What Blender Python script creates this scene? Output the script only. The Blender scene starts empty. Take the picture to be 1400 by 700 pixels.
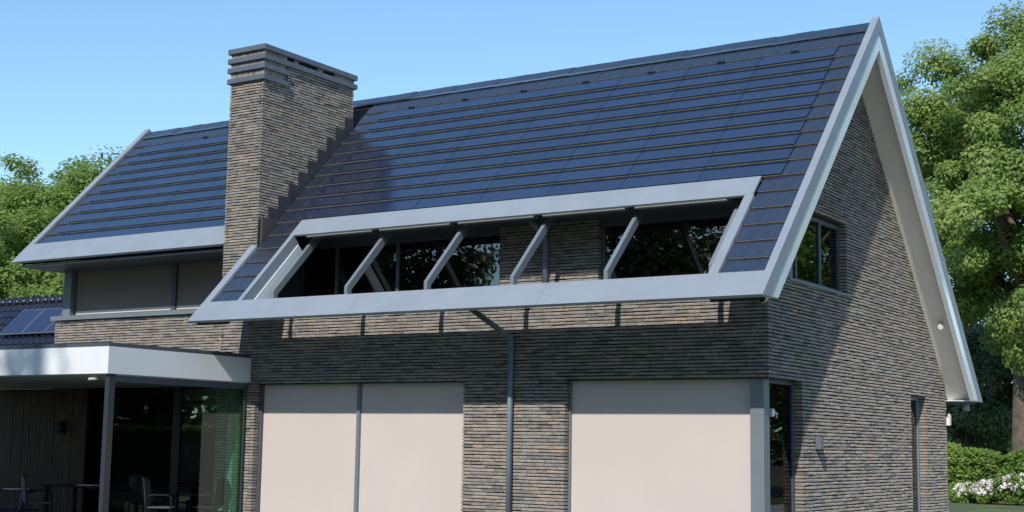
import bpy, bmesh, math, random
import numpy as np
from mathutils import Vector, Matrix
R = random.Random(7)
NR = np.random.default_rng(11)
sc = bpy.context.scene
COL = sc.collection

# ------------------------------------------------------------------ camera
YAW, PIT, ROL, FPX = 0.5758, 0.1332, 0.0158, 1912.5
CAM = Vector((8.0664, -19.4307, 1.7))
cF = Vector((-math.sin(YAW)*math.cos(PIT), math.cos(YAW)*math.cos(PIT), math.sin(PIT)))
cR0 = Vector((math.cos(YAW), math.sin(YAW), 0)); cU0 = cR0.cross(cF)
cR = cR0*math.cos(ROL)+cU0*math.sin(ROL); cU = -cR0*math.sin(ROL)+cU0*math.cos(ROL)
cd = bpy.data.cameras.new('camera'); cam = bpy.data.objects.new('camera', cd); COL.objects.link(cam)
cd.sensor_width = 36; cd.lens = FPX/1400*36; cd.clip_start = .1; cd.clip_end = 3000
mw = Matrix((cR, cU, -cF)).transposed().to_4x4(); mw.translation = CAM
cam.matrix_world = mw; sc.camera = cam

# ------------------------------------------------------------------ light
SUN = Vector((.255, -1, .875)).normalized()          # towards the sun
EL = math.asin(SUN.z); AZ = math.atan2(SUN.x, SUN.y)
w = bpy.data.worlds.new('World'); sc.world = w; w.use_nodes = True
wn = w.node_tree; bg = wn.nodes['Background']
sky = wn.nodes.new('ShaderNodeTexSky'); sky.sky_type = 'NISHITA'; sky.sun_disc = False
sky.sun_elevation = EL; sky.sun_rotation = AZ; sky.air_density = 1.0; sky.dust_density = 0.3; sky.ozone_density = 3.6
sky.altitude = 0
tint = wn.nodes.new('ShaderNodeMix'); tint.data_type = 'RGBA'; tint.blend_type = 'MULTIPLY'; tint.inputs['Factor'].default_value = 1
tint.inputs['B'].default_value = (.965, 1.07, 1.035, 1); wn.links.new(sky.outputs['Color'], tint.inputs['A'])
wn.links.new(tint.outputs['Result'], bg.inputs['Color']); bg.inputs['Strength'].default_value = 0.145
sd = bpy.data.lights.new('sun', 'SUN'); sd.energy = 3.3; sd.angle = math.radians(.55); sd.color = (1, .955, .88)
so = bpy.data.objects.new('sun', sd); COL.objects.link(so)
so.rotation_euler = SUN.to_track_quat('Z', 'Y').to_euler()
so.location = (10, -40, 40)
sc.view_settings.view_transform = 'Standard'; sc.view_settings.look = 'None'
sc.view_settings.exposure = 0.36; sc.view_settings.gamma = 1

# ------------------------------------------------------------------ helpers
def tag(o, label=None, cat=None, group=None, kind=None):
    if label: o['label'] = label
    if cat: o['category'] = cat
    if group: o['group'] = group
    if kind: o['kind'] = kind
    return o
def empty(name, loc=(0, 0, 0)):
    o = bpy.data.objects.new(name, None); COL.objects.link(o); o.location = loc; o.empty_display_size = .2
    return o
class MB:
    """collects polygons, links them as one mesh object"""
    def __init__(s): s.v = []; s.f = []; s.m = []
    def poly(s, pts, m=0):
        b = len(s.v); s.v += [tuple(p) for p in pts]; s.f.append(tuple(range(b, b+len(pts)))); s.m.append(m)
    def hexa(s, p, m=0):    # p: 8 points, bottom ring 0-3 and top ring 4-7
        b = len(s.v); s.v += [tuple(q) for q in p]
        for f in ((3, 2, 1, 0), (4, 5, 6, 7), (0, 1, 5, 4), (1, 2, 6, 5), (2, 3, 7, 6), (3, 0, 4, 7)):
            s.f.append(tuple(b+i for i in f)); s.m.append(m)
    def box(s, x0, x1, y0, y1, z0, z1, m=0):
        s.hexa([(x0, y0, z0), (x1, y0, z0), (x1, y1, z0), (x0, y1, z0), (x0, y0, z1), (x1, y0, z1), (x1, y1, z1), (x0, y1, z1)], m)
    def prism(s, a, bb, m=0):   # two matching rings
        n = len(a); b = len(s.v); s.v += [tuple(q) for q in a]+[tuple(q) for q in bb]
        s.f.append(tuple(b+i for i in reversed(range(n)))); s.m.append(m)
        s.f.append(tuple(b+n+i for i in range(n))); s.m.append(m)
        for i in range(n):
            j = (i+1) % n; s.f.append((b+i, b+j, b+n+j, b+n+i)); s.m.append(m)
    def tube(s, pts, rad, n=10, m=0, cap=True):
        pts = [Vector(p) for p in pts]; rs = rad if isinstance(rad, (list, tuple)) else [rad]*len(pts)
        rings = []; up = None
        for i, p in enumerate(pts):
            d = (pts[min(i+1, len(pts)-1)]-pts[max(i-1, 0)]).normalized()
            if up is None: up = Vector((0, 0, 1)) if abs(d.z) < .9 else Vector((1, 0, 0))
            a = (up-d*up.dot(d)).normalized(); bt = d.cross(a); up = a
            rings.append([len(s.v)+k for k in range(n)])
            for k in range(n):
                t = 2*math.pi*k/n; s.v.append(tuple(p+(a*math.cos(t)+bt*math.sin(t))*rs[i]))
        for i in range(len(rings)-1):
            for k in range(n):
                l = (k+1) % n; s.f.append((rings[i][k], rings[i][l], rings[i+1][l], rings[i+1][k])); s.m.append(m)
        if cap:
            s.f.append(tuple(reversed(rings[0]))); s.m.append(m); s.f.append(tuple(rings[-1])); s.m.append(m)
    def build(s, name, mats, parent=None, smooth=False, fix=True):
        me = bpy.data.meshes.new(name); me.from_pydata(s.v, [], s.f)
        for mt in (mats if isinstance(mats, (list, tuple)) else [mats]): me.materials.append(mt)
        me.polygons.foreach_set('material_index', s.m)
        if smooth: me.polygons.foreach_set('use_smooth', [True]*len(s.f))
        if fix:
            bm = bmesh.new(); bm.from_mesh(me); bmesh.ops.recalc_face_normals(bm, faces=bm.faces); bm.to_mesh(me); bm.free()
        me.update()
        o = bpy.data.objects.new(name, me); COL.objects.link(o)
        if parent: put(o, parent)
        return o
def world_loc(o):
    p = Vector(o.location)
    while o.parent: o = o.parent; p += Vector(o.location)
    return p
def put(o, parent):
    """parent without moving: geometry is in world coordinates"""
    o.parent = parent
    o.location = Vector(o.location)-world_loc(parent)
    return o

# ------------------------------------------------------------------ materials
def mat(name, color, rough=.6, metal=0, spec=.5, noise=0, nscale=3, bump=0, bscale=40, coat=0, ramp=None):
    m = bpy.data.materials.new(name); m.use_nodes = True; t = m.node_tree; b = t.nodes['Principled BSDF']
    b.inputs['Base Color'].default_value = (*color, 1); b.inputs['Roughness'].default_value = rough
    b.inputs['Metallic'].default_value = metal; b.inputs['Specular IOR Level'].default_value = spec
    b.inputs['Coat Weight'].default_value = coat; b.inputs['Coat Roughness'].default_value = .05
    if noise or bump:
        tc = t.nodes.new('ShaderNodeTexCoord')
    if noise:
        n = t.nodes.new('ShaderNodeTexNoise'); n.inputs['Scale'].default_value = nscale; n.inputs['Detail'].default_value = 6
        t.links.new(tc.outputs['Object'], n.inputs['Vector'])
        mr = t.nodes.new('ShaderNodeMapRange'); mr.inputs[1].default_value = .3; mr.inputs[2].default_value = .7
        mr.inputs[3].default_value = 1-noise; mr.inputs[4].default_value = 1+noise
        t.links.new(n.outputs[0], mr.inputs[0])
        mx = t.nodes.new('ShaderNodeMix'); mx.data_type = 'RGBA'; mx.blend_type = 'MULTIPLY'; mx.inputs['Factor'].default_value = 1
        mx.inputs['A'].default_value = (*color, 1); t.links.new(mr.outputs[0], mx.inputs['B']); t.links.new(mx.outputs['Result'], b.inputs['Base Color'])
    if bump:
        n2 = t.nodes.new('ShaderNodeTexNoise'); n2.inputs['Scale'].default_value = bscale; n2.inputs['Detail'].default_value = 5
        t.links.new(tc.outputs['Object'], n2.inputs['Vector'])
        bp = t.nodes.new('ShaderNodeBump'); bp.inputs['Strength'].default_value = bump; bp.inputs['Distance'].default_value = .01
        t.links.new(n2.outputs[0], bp.inputs['Height']); t.links.new(bp.outputs[0], b.inputs['Normal'])
    return m
def ramp_node(t, fac, stops, interp='LINEAR'):
    r = t.nodes.new('ShaderNodeValToRGB'); r.color_ramp.interpolation = interp; e = r.color_ramp.elements
    while len(e) < len(stops): e.new(.5)
    for el, (p, c) in zip(e, stops): el.position = p; el.color = (*c, 1)
    t.links.new(fac, r.inputs[0]); return r
def brick_material():
    m = bpy.data.materials.new('brick'); m.use_nodes = True; t = m.node_tree; b = t.nodes['Principled BSDF']
    at = t.nodes.new('ShaderNodeAttribute'); at.attribute_name = 'tone'
    oi = t.nodes.new('ShaderNodeObjectInfo'); ad = t.nodes.new('ShaderNodeMath'); ad.operation = 'ADD'
    fr = t.nodes.new('ShaderNodeMath'); fr.operation = 'FRACT'
    t.links.new(at.outputs['Fac'], ad.inputs[0]); t.links.new(oi.outputs['Random'], ad.inputs[1]); t.links.new(ad.outputs[0], fr.inputs[0])
    r = ramp_node(t, fr.outputs[0], [(0, (.2, .184, .168)), (.1, (.275, .25, .225)), (.3, (.35, .308, .268)), (.42, (.26, .246, .228)), (.5, (.31, .292, .27)),
        (.64, (.385, .334, .288)), (.76, (.3, .284, .264)), (.88, (.375, .32, .27)), (.95, (.42, .325, .235)), (.975, (.2, .193, .188))])
    tc = t.nodes.new('ShaderNodeTexCoord'); n = t.nodes.new('ShaderNodeTexNoise'); n.inputs['Scale'].default_value = 9; n.inputs['Detail'].default_value = 8
    n.inputs['Roughness'].default_value = .7
    g = t.nodes.new('ShaderNodeNewGeometry')
    t.links.new(g.outputs['Position'], n.inputs['Vector'])
    mr = t.nodes.new('ShaderNodeMapRange'); mr.inputs[1].default_value = .3; mr.inputs[2].default_value = .7; mr.inputs[3].default_value = .7; mr.inputs[4].default_value = 1.28
    t.links.new(n.outputs[0], mr.inputs[0])
    mx = t.nodes.new('ShaderNodeMix'); mx.data_type = 'RGBA'; mx.blend_type = 'MULTIPLY'; mx.inputs['Factor'].default_value = 1
    t.links.new(r.outputs[0], mx.inputs['A']); t.links.new(mr.outputs[0], mx.inputs['B']); t.links.new(mx.outputs['Result'], b.inputs['Base Color'])
    b.inputs['Roughness'].default_value = .85; b.inputs['Specular IOR Level'].default_value = .3; b.inputs['Diffuse Roughness'].default_value = 1.0
    n2 = t.nodes.new('ShaderNodeTexNoise'); n2.inputs['Scale'].default_value = 38; n2.inputs['Detail'].default_value = 5
    t.links.new(g.outputs['Position'], n2.inputs['Vector'])
    bp = t.nodes.new('ShaderNodeBump'); bp.inputs['Strength'].default_value = 1.0; bp.inputs['Distance'].default_value = .03
    t.links.new(n2.outputs[0], bp.inputs['Height']); t.links.new(bp.outputs[0], b.inputs['Normal'])
    return m
def solar_material():
    m = bpy.data.materials.new('solar_glass'); m.use_nodes = True; t = m.node_tree; b = t.nodes['Principled BSDF']
    tc = t.nodes.new('ShaderNodeTexCoord'); br = t.nodes.new('ShaderNodeTexBrick')
    br.offset = 0; br.inputs['Scale'].default_value = 1; br.inputs['Brick Width'].default_value = .1583; br.inputs['Row Height'].default_value = .165
    br.inputs['Mortar Size'].default_value = .0022; br.inputs['Mortar Smooth'].default_value = .2
    br.inputs['Color1'].default_value = (.008, .017, .05, 1); br.inputs['Color2'].default_value = (.01, .02, .056, 1); br.inputs['Mortar'].default_value = (.022, .028, .048, 1)
    t.links.new(tc.outputs['Object'], br.inputs['Vector'])
    oi = t.nodes.new('ShaderNodeObjectInfo'); mr = t.nodes.new('ShaderNodeMapRange'); mr.inputs[3].default_value = .8; mr.inputs[4].default_value = 1.25
    t.links.new(oi.outputs['Random'], mr.inputs[0])
    mx = t.nodes.new('ShaderNodeMix'); mx.data_type = 'RGBA'; mx.blend_type = 'MULTIPLY'; mx.inputs['Factor'].default_value = 1
    t.links.new(br.outputs['Color'], mx.inputs['A']); t.links.new(mr.outputs[0], mx.inputs['B']); t.links.new(mx.outputs['Result'], b.inputs['Base Color'])
    b.inputs['Roughness'].default_value = .16; b.inputs['IOR'].default_value = 4.0; b.inputs['Specular IOR Level'].default_value = .5
    n = t.nodes.new('ShaderNodeTexNoise'); n.inputs['Scale'].default_value = 2.2; n.inputs['Detail'].default_value = 3
    g = t.nodes.new('ShaderNodeNewGeometry'); t.links.new(g.outputs['Position'], n.inputs['Vector'])
    m2 = t.nodes.new('ShaderNodeMapRange'); m2.inputs[3].default_value = .08; m2.inputs[4].default_value = .2
    t.links.new(n.outputs[0], m2.inputs[0]); t.links.new(m2.outputs[0], b.inputs['Roughness'])
    return m
def glass_material(name, tint, f0=.1):
    """clear pane: tinted see-through, mirror share by Schlick (the same from both sides)"""
    m = bpy.data.materials.new(name); m.use_nodes = True; t = m.node_tree
    for n in list(t.nodes):
        if n.type == 'BSDF_PRINCIPLED': t.nodes.remove(n)
    out = t.nodes['Material Output']
    lw = t.nodes.new('ShaderNodeLayerWeight'); lw.inputs['Blend'].default_value = .5
    pw = t.nodes.new('ShaderNodeMath'); pw.operation = 'POWER'; pw.inputs[1].default_value = 5; t.links.new(lw.outputs['Facing'], pw.inputs[0])
    ma = t.nodes.new('ShaderNodeMath'); ma.operation = 'MULTIPLY_ADD'; ma.inputs[1].default_value = 1-f0; ma.inputs[2].default_value = f0
    t.links.new(pw.outputs[0], ma.inputs[0])
    tr = t.nodes.new('ShaderNodeBsdfTransparent'); tr.inputs['Color'].default_value = (*tint, 1)
    gl = t.nodes.new('ShaderNodeBsdfGlossy'); gl.inputs['Roughness'].default_value = .005
    mx = t.nodes.new('ShaderNodeMixShader'); t.links.new(ma.outputs[0], mx.inputs[0]); t.links.new(tr.outputs[0], mx.inputs[1]); t.links.new(gl.outputs[0], mx.inputs[2])
    t.links.new(mx.outputs[0], out.inputs['Surface'])
    return m
def leaf_material(name, c1, c2, c3, transl=.35):
    m = bpy.data.materials.new(name); m.use_nodes = True; t = m.node_tree; b = t.nodes['Principled BSDF']; out = t.nodes['Material Output']
    at = t.nodes.new('ShaderNodeAttribute'); at.attribute_name = 'tone'
    r = ramp_node(t, at.outputs['Fac'], [(0, c1), (.55, c2), (1, c3)])
    t.links.new(r.outputs[0], b.inputs['Base Color']); b.inputs['Roughness'].default_value = .5; b.inputs['Specular IOR Level'].default_value = .35
    tl = t.nodes.new('ShaderNodeBsdfTranslucent'); hs = t.nodes.new('ShaderNodeHueSaturation'); hs.inputs['Value'].default_value = 1.5; hs.inputs['Hue'].default_value = .485
    t.links.new(r.outputs[0], hs.inputs['Color']); t.links.new(hs.outputs[0], tl.inputs['Color'])
    mx = t.nodes.new('ShaderNodeMixShader'); mx.inputs[0].default_value = transl
    t.links.new(b.outputs[0], mx.inputs[1]); t.links.new(tl.outputs[0], mx.inputs[2]); t.links.new(mx.outputs[0], out.inputs['Surface'])
    return m
M = {}
M['brick'] = brick_material()
M['mortar'] = mat('mortar', (.028, .026, .025), .95, noise=.2, nscale=12)
M['metal'] = mat('grey_metal', (.25, .285, .325), .42, noise=.06, nscale=2.2, spec=.5)
M['metal_dark'] = mat('anthracite_metal', (.075, .09, .105), .42, noise=.06, nscale=2)
M['metal_mid'] = mat('slate_metal', (.17, .2, .225), .42, noise=.05, nscale=2)
M['trim'] = mat('chimney_trim', (.1, .122, .148), .45, noise=.08, nscale=3)
M['white'] = mat('white_board', (.8, .84, .88), .14, noise=.02, nscale=2); M['white'].node_tree.nodes['Principled BSDF'].inputs['IOR'].default_value = 2.1
M['fascia_white'] = mat('white_fascia', (.78, .8, .82), .25, noise=.03, nscale=1.5)
M['soffit'] = mat('soffit_board', (.8, .79, .74), .55, noise=.03, nscale=1)
M['slat'] = mat('slat_metal', (.2, .205, .19), .5)
M['post'] = mat('dark_post', (.035, .042, .05), .45)
M['deck'] = mat('roof_deck', (.03, .028, .026), .9)
M['concrete'] = mat('tile_concrete', (.17, .155, .13), .85, noise=.25, nscale=14, bump=.3, bscale=60)
M['black'] = mat('black_seal', (.012, .012, .013), .6)
M['solar'] = solar_material()
M['tile_face'] = mat('dark_tile', (.02, .026, .045), .2, noise=.25, nscale=5)
M['tile_face'].node_tree.nodes['Principled BSDF'].inputs['IOR'].default_value = 3.2
M['lead'] = mat('lead_flashing', (.03, .033, .037), .5, noise=.3, nscale=6)
M['blind'] = mat('blind_fabric', (.595, .522, .487), .8, noise=.03, nscale=1.1, bump=.1, bscale=300)
M['blind_bar'] = mat('blind_bar', (.62, .58, .53), .5)
M['blind_dark'] = mat('dark_blind_fabric', (.2, .165, .14), .8, noise=.03, nscale=1)
M['glass'] = glass_material('window_glass', (.3, .33, .33), .17)
M['glass_dark'] = glass_material('dark_glass', (.45, .48, .48), .02)
M['glass_green'] = glass_material('terrace_glass', (.72, .93, .83), .04)
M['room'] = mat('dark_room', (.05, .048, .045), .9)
M['timber'] = mat('timber', (.06, .024, .009), .6, noise=.3, nscale=4)
M['timber_light'] = mat('timber_light', (.42, .2, .1), .6, noise=.2, nscale=4)
M['curtain'] = mat('curtain', (.1, .1, .09), .9)
M['ceiling'] = mat('canopy_ceiling', (.5, .52, .52), .6)
M['zinc'] = mat('zinc_pipe', (.17, .205, .235), .45, noise=.1, nscale=3)
M['plastic_white'] = mat('white_plastic', (.75, .74, .7), .35)
M['plastic_tan'] = mat('cream_plastic', (.45, .42, .33), .4)
M['lamp'] = mat('lamp_body', (.13, .145, .18), .45)
M['grass'] = mat('lawn', (.09, .11, .042), .9, noise=.35, nscale=.6, bump=.6, bscale=30)
M['bounce_gravel'] = mat('pale_bounce_gravel', (.58, .55, .49), .95, noise=.2, nscale=20, bump=.5, bscale=60)  # kept pale so the added ground strip throws light up the gable
M['paving'] = mat('paving', (.055, .055, .055), .85, noise=.2, nscale=3)
M['bark'] = mat('bark', (.12, .095, .07), .9, noise=.35, nscale=3, bump=.9, bscale=9)
M['glazed'] = mat('glazed_pantile', (.016, .02, .036), .22, noise=.2, nscale=6)
M['panel'] = mat('panel_glass', (.02, .03, .075), .12, noise=.08, nscale=1)
M['panel'].node_tree.nodes['Principled BSDF'].inputs['IOR'].default_value = 1.7
M['chair_dark'] = mat('dark_wicker', (.012, .013, .016), .6, spec=.25)
M['chair_mesh'] = mat('grey_mesh', (.07, .075, .085), .6)
M['card'] = mat('cardboard', (.2, .14, .09), .85)
M['paper'] = mat('paper', (.6, .6, .58), .7)
M['render'] = mat('render_wall', (.3, .29, .27), .9, noise=.1, nscale=2)
M['oak_leaf'] = leaf_material('oak_leaf', (.1, .175, .036), (.225, .32, .078), (.38, .45, .16), .45)
M['dark_leaf'] = leaf_material('dark_leaf', (.05, .098, .032), (.105, .18, .055), (.18, .25, .09), .42)
M['bright_leaf'] = leaf_material('bright_leaf', (.1, .18, .03), (.21, .31, .07), (.34, .41, .13), .42)
M['grey_leaf'] = leaf_material('grey_leaf', (.08, .13, .065), (.15, .21, .1), (.24, .29, .15), .42)
M['shade_leaf'] = leaf_material('shade_leaf', (.018, .036, .01), (.032, .06, .016), (.05, .08, .022), .12)
M['mirror_leaf'] = leaf_material('garden_leaf', (.03, .06, .016), (.06, .11, .028), (.1, .15, .045), .3)
M['hedge_leaf'] = leaf_material('hedge_leaf', (.075, .15, .025), (.17, .27, .05), (.27, .36, .1))
M['petal'] = mat('white_petal', (.78, .72, .68), .6)

# ------------------------------------------------------------------ roof frame
YR, ZR = 3.6, 9.114
TH = math.radians(45.6); cT, sT = math.cos(TH), math.sin(TH); TT = math.tan(TH)
XV, XL, XA = .601, -17.568, -10.40
C0, C1, CD = -11.196, -10.322, 2.715         # chimney
YB = 1.05                                     # upper wall plane
def RP(x, s, h): return (x, YR-s*cT-h*sT, ZR-s*sT+h*cT)
TB = math.radians(46.6); cB, sB, TTB = math.cos(TB), math.sin(TB), math.tan(TB)
def RB(x, s, h): return (x, YR+s*cB+h*sB, ZR-s*sB+h*cB)
def roofbox(mb, x0, x1, s0, s1, h0, h1, m=0, F=RP):
    mb.hexa([F(x0, s0, h0), F(x1, s0, h0), F(x1, s1, h0), F(x0, s1, h0), F(x0, s0, h1), F(x1, s0, h1), F(x1, s1, h1), F(x0, s1, h1)], m)
def chevron(mb, x0, x1, ho, hi, sf, sr, m=0, zcut=None):
    def prof(x):
        top = Vector((x, YR, ZR+ho/cT)); bot = Vector((x, YR, ZR+hi/cT))
        fo = RP(x, sf, ho); ro = RB(x, sr, ho)
        fi = RP(x, sf+(hi-ho)*cT/sT, hi) ; ri = RB(x, sr+(hi-ho)*cB/sB, hi)
        return [fo, top, ro, ri, bot, fi]
    a, b = prof(x0), prof(x1)
    # two convex halves
    for ia in ((0, 1, 4, 5), (1, 2, 3, 4)):
        mb.prism([a[i] for i in ia], [b[i] for i in ia], m)

house = empty('brick_house', (-8, 4, 0))
tag(house, 'dark brick house with steep blue solar tile roof and tall brick chimney', 'house')

# ------------------------------------------------------------------ brickwork
COURSE, BH = .0555, .0385
class Bricks:
    """all bricks of one wall; a wall has a core (recessed mortar), bricks that are parts and the rest as stuff"""
    def __init__(s): s.items = []; s.core = MB()
def brick_wall(B, o, u, n, zlo, zhi, runs, ends=.05, keep=None, thick=.2, corner=(0, 0), recess=.036):
    """o origin, u along, n outward; runs(z)->list of (a,b); corner: which run ends meet a brick corner"""
    o = Vector(o); u = Vector(u); n = Vector(n)
    rows = int(round((zhi-zlo)/COURSE))
    for i in range(rows):
        z = zlo+i*COURSE
        for (a, b) in runs(z+COURSE*.5):
            if b-a < .03: continue
            # core strip
            p = [o+u*a-n*thick, o+u*b-n*thick, o+u*b-n*recess, o+u*a-n*recess]
            aa, bb = a+.004, b-.004
            p = [o+u*aa-n*thick, o+u*bb-n*thick, o+u*bb-n*recess, o+u*aa-n*recess]
            B.core.hexa([q+Vector((0, 0, z)) for q in p]+[q+Vector((0, 0, z+COURSE)) for q in p])
            x = a; first = True
            L = R.choice((.1, .17, .21, .25))
            while x < b-1e-4:
                e = x+L
                if b-e < .07: e = b
                last = e >= b-1e-6
                deep = ends if (first or last) else .05
                B.items.append((o, u, n, x+(0 if first else .0025), e-(0 if last else .0025), z+(COURSE-BH), deep, first or last))
                x = e; L = R.choice((.2, .22, .24, .26, .28, .31)); first = False
def brick_verts(o, u, n, a, b, z, d, k=0):
    r = lambda t: R.uniform(-t, t)
    pr = R.uniform(-.003, .004)
    zt, zb = z+BH+r(.0035), z+r(.0035)
    sl = r(.003)
    ch = R.uniform(.008, .013); p0 = pr+r(.003); p1 = pr+r(.003)
    P = []
    for (uu, dd, zz) in ((a, -d, zb), (b, -d, zb+sl), (b, p1, zb+sl), (a, p0, zb), (a, -d, zt), (b, -d, zt+sl), (b, p1-ch, zt+sl), (a, p0-ch, zt), (b, p1, zt+sl-ch), (a, p0, zt-ch)):
        P.append(o+u*uu+n*dd+Vector((0, 0, zz)))
    return P
FACES = ((3, 2, 1, 0), (4, 5, 6, 7), (1, 2, 8, 6, 5), (2, 3, 9, 8), (9, 7, 6, 8), (3, 0, 4, 7, 9))
FACES8 = ((3, 2, 1, 0), (4, 5, 6, 7), (1, 2, 6, 5), (2, 3, 7, 6), (3, 0, 4, 7))
def build_stuff_bricks(name, items, parent):
    V = []; F = []; T = []
    for it in items:
        b = len(V); P = brick_verts(*it[:7]); V += [tuple(p) for p in P]; F += [tuple(b+i for i in f) for f in FACES]; t = R.random(); T += [t]*10
    me = bpy.data.meshes.new(name); me.from_pydata(V, [], F); me.materials.append(M['brick'])
    at = me.attributes.new('tone', 'FLOAT', 'POINT'); at.data.foreach_set('value', T)
    bm = bmesh.new(); bm.from_mesh(me); bmesh.ops.recalc_face_normals(bm, faces=bm.faces); bm.to_mesh(me); bm.free()
    o = bpy.data.objects.new(name, me); COL.objects.link(o); put(o, parent); tag(o, kind='stuff')
    return o
BRICK_MESH = {}
def brick_mesh(L):
    key = round(L*50)/50
    lst = BRICK_MESH.setdefault(key, [])
    if len(lst) < 3:
        P = brick_verts(Vector((0, 0, 0)), Vector((1, 0, 0)), Vector((0, -1, 0)), -key/2, key/2, 0, .05)
        me = bpy.data.meshes.new('brick'); me.from_pydata([tuple(p) for p in P], [], FACES); me.materials.append(M['brick'])
        at = me.attributes.new('tone', 'FLOAT', 'POINT'); at.data.foreach_set('value', [R.random()]*10)
        bm = bmesh.new(); bm.from_mesh(me); bmesh.ops.recalc_face_normals(bm, faces=bm.faces); bm.to_mesh(me); bm.free()
        lst.append(me); return me, key
    return R.choice(lst), key
def project(p):
    d = Vector(p)-CAM; z = d.dot(cF)
    return 700+FPX*d.dot(cR)/z, 350-FPX*d.dot(cU)/z

# --- main front wall (plane y=0): X from chimney breast to the corner
WX1, WX2, WX3 = -3.497, -5.484, -10.2235
ZW = 2.743; ZTOP = 4.2
def alt(z): return int(round((z-COURSE*.5)/COURSE)) % 2
def front_runs(z):
    e = -.002 if alt(z) == 0 else -.056
    if z > ZW: return [(C1+.003, e)]
    return [(C1+.003, WX3), (WX2, WX1)]
def to_rows(z): return math.floor(z/COURSE)*COURSE
NROW = lambda z: round(z/COURSE)*COURSE
front = Bricks(); brick_wall(front, (0, 0, 0), (1, 0, 0), (0, -1, 0), 0, NROW(ZTOP), front_runs, ends=.19)
# --- gable wall (plane x=0), y from front corner to back corner
GYR = 9.19
def gable_runs(z):
    a = .002 if alt(z) == 1 else .056
    hb = GYR
    zs = z+.245
    if zs > ZR-(GYR-YR)*TTB: hb = YR+(ZR-zs)/TTB
    segs = []
    lo = a
    if z > 4.26: lo = max(YB+.1, 0)
    if z > 4.26:
        fa = YR-(ZR-zs)/TT
        lo = max(.8, fa)
    cuts = []
    if z < ZW: cuts.append((-1, 1.345))
    if z < 2.72: cuts.append((6.86, 7.83))
    if 4.29 < z < 5.47: cuts.append((-1, 3.46))
    segs = [(lo, hb)]
    for (c, d) in cuts:
        out = []
        for (s, e) in segs:
            if d <= s or c >= e: out.append((s, e)); continue
            if c > s: out.append((s, c))
            if d < e: out.append((d, e))
        segs = out
    return segs
gable = Bricks(); brick_wall(gable, (0, 0, 0), (0, 1, 0), (1, 0, 0), 0, NROW(8.85), gable_runs, ends=.2)
# --- upper set-back wall and left wing (plane y=YB)
WLX = -17.28
def upper_pier(z): return [(WX2, WX1)]
upper = Bricks(); brick_wall(upper, (0, YB, 0), (1, 0, 0), (0, -1, 0), NROW(4.15), NROW(6.1), upper_pier, ends=.19)
def wing_runs(z): return [(WLX, C0-.003)] if z > 2.95 else [(WLX, -16.2)]
wing = Bricks(); brick_wall(wing, (0, YB, 0), (1, 0, 0), (0, -1, 0), 0, NROW(4.23), wing_runs, ends=.19)
# --- chimney with its breast down to the ground
ZCT = 8.6
chim = Bricks()
def ch_front(z): e = .0 if alt(z) == 0 else .054; return [(C0+e, C1-(0 if alt(z) else .054))]
brick_wall(chim, (0, 0, 0), (1, 0, 0), (0, -1, 0), 0, NROW(ZCT), lambda z: [(C0+(.054 if alt(z) else 0), C1-(.054 if (alt(z) == 0 and z > 5.0) else .003))], thick=.1)
brick_wall(chim, (C1, 0, 0), (0, 1, 0), (1, 0, 0), NROW(5.0), NROW(9.0), lambda z: ([(.0 if alt(z) == 0 else .054, CD-.002)] if z < ZCT else [(.68, CD-.002)]), thick=.1)
brick_wall(chim, (C0, 0, 0), (0, 1, 0), (-1, 0, 0), 0, NROW(ZCT), lambda z: [(.0 if alt(z) == 1 else .054, 1.04 if z < 4.2 else CD-.002)], thick=.1)
brick_wall(chim, (0, CD, 0), (1, 0, 0), (0, 1, 0), NROW(7.5), NROW(9.0), lambda z: [(C0+.054, C1-.054)], thick=.1)

# choose the 300 bricks that show largest
cand = []
for wi, B in enumerate((front, gable, upper, chim)):
    for k, it in enumerate(B.items):
        o, u, n, a, b, z, d, end = it
        if end or b-a < .15 or n.y > .5 or n.x < -.5: continue
        p, q = o+u*a+Vector((0, 0, z)), o+u*b+Vector((0, 0, z+BH))
        (x0, y0), (x1, y1) = project(p), project(q)
        if x1 < 5 or x0 > 1395 or y1 < 5 or y0 > 697: continue
        if wi == 0 and z > 3.85: continue
        if wi == 0 and a < -5.6 and z < 3.0: continue
        if wi == 1 and (z > 4.0): continue
        if wi == 2: continue
        if wi == 3 and z < 5.6: continue
        area = abs(x1-x0)*abs((project(p+Vector((0, 0, BH)))[1])-y0)
        cand.append((area, wi, k))
cand.sort(reverse=True); picked = set((c[1], c[2]) for c in cand[:300])
def finish_wall(wi, B, name, parent=None):
    w_ = B.core.build(name, M['mortar'], parent or house)
    items = [it for k, it in enumerate(B.items) if (wi, k) not in picked]
    if items: build_stuff_bricks('brick', items, w_)
    for k, it in enumerate(B.items):
        if (wi, k) in picked:
            o, u, n, a, b, z, d, end = it
            me, key = brick_mesh(b-a)
            ob = bpy.data.objects.new('brick', me); COL.objects.link(ob)
            rz = math.atan2(u.y, u.x)
            ob.location = o+u*((a+b)/2)+Vector((0, 0, z+R.uniform(-.001, .001)))+n*R.uniform(-.002, .003)
            ob.rotation_euler = (0, 0, rz); ob.scale = ((b-a)/key, 1, 1)
            put(ob, w_)
    return w_
front_wall = finish_wall(0, front, 'front_wall')
gable_wall = finish_wall(1, gable, 'gable_wall')
upper_wall = finish_wall(2, upper, 'upper_wall')
wing_wall = finish_wall(4, wing, 'wing_wall')
chimney = finish_wall(3, chim, 'chimney')

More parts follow.
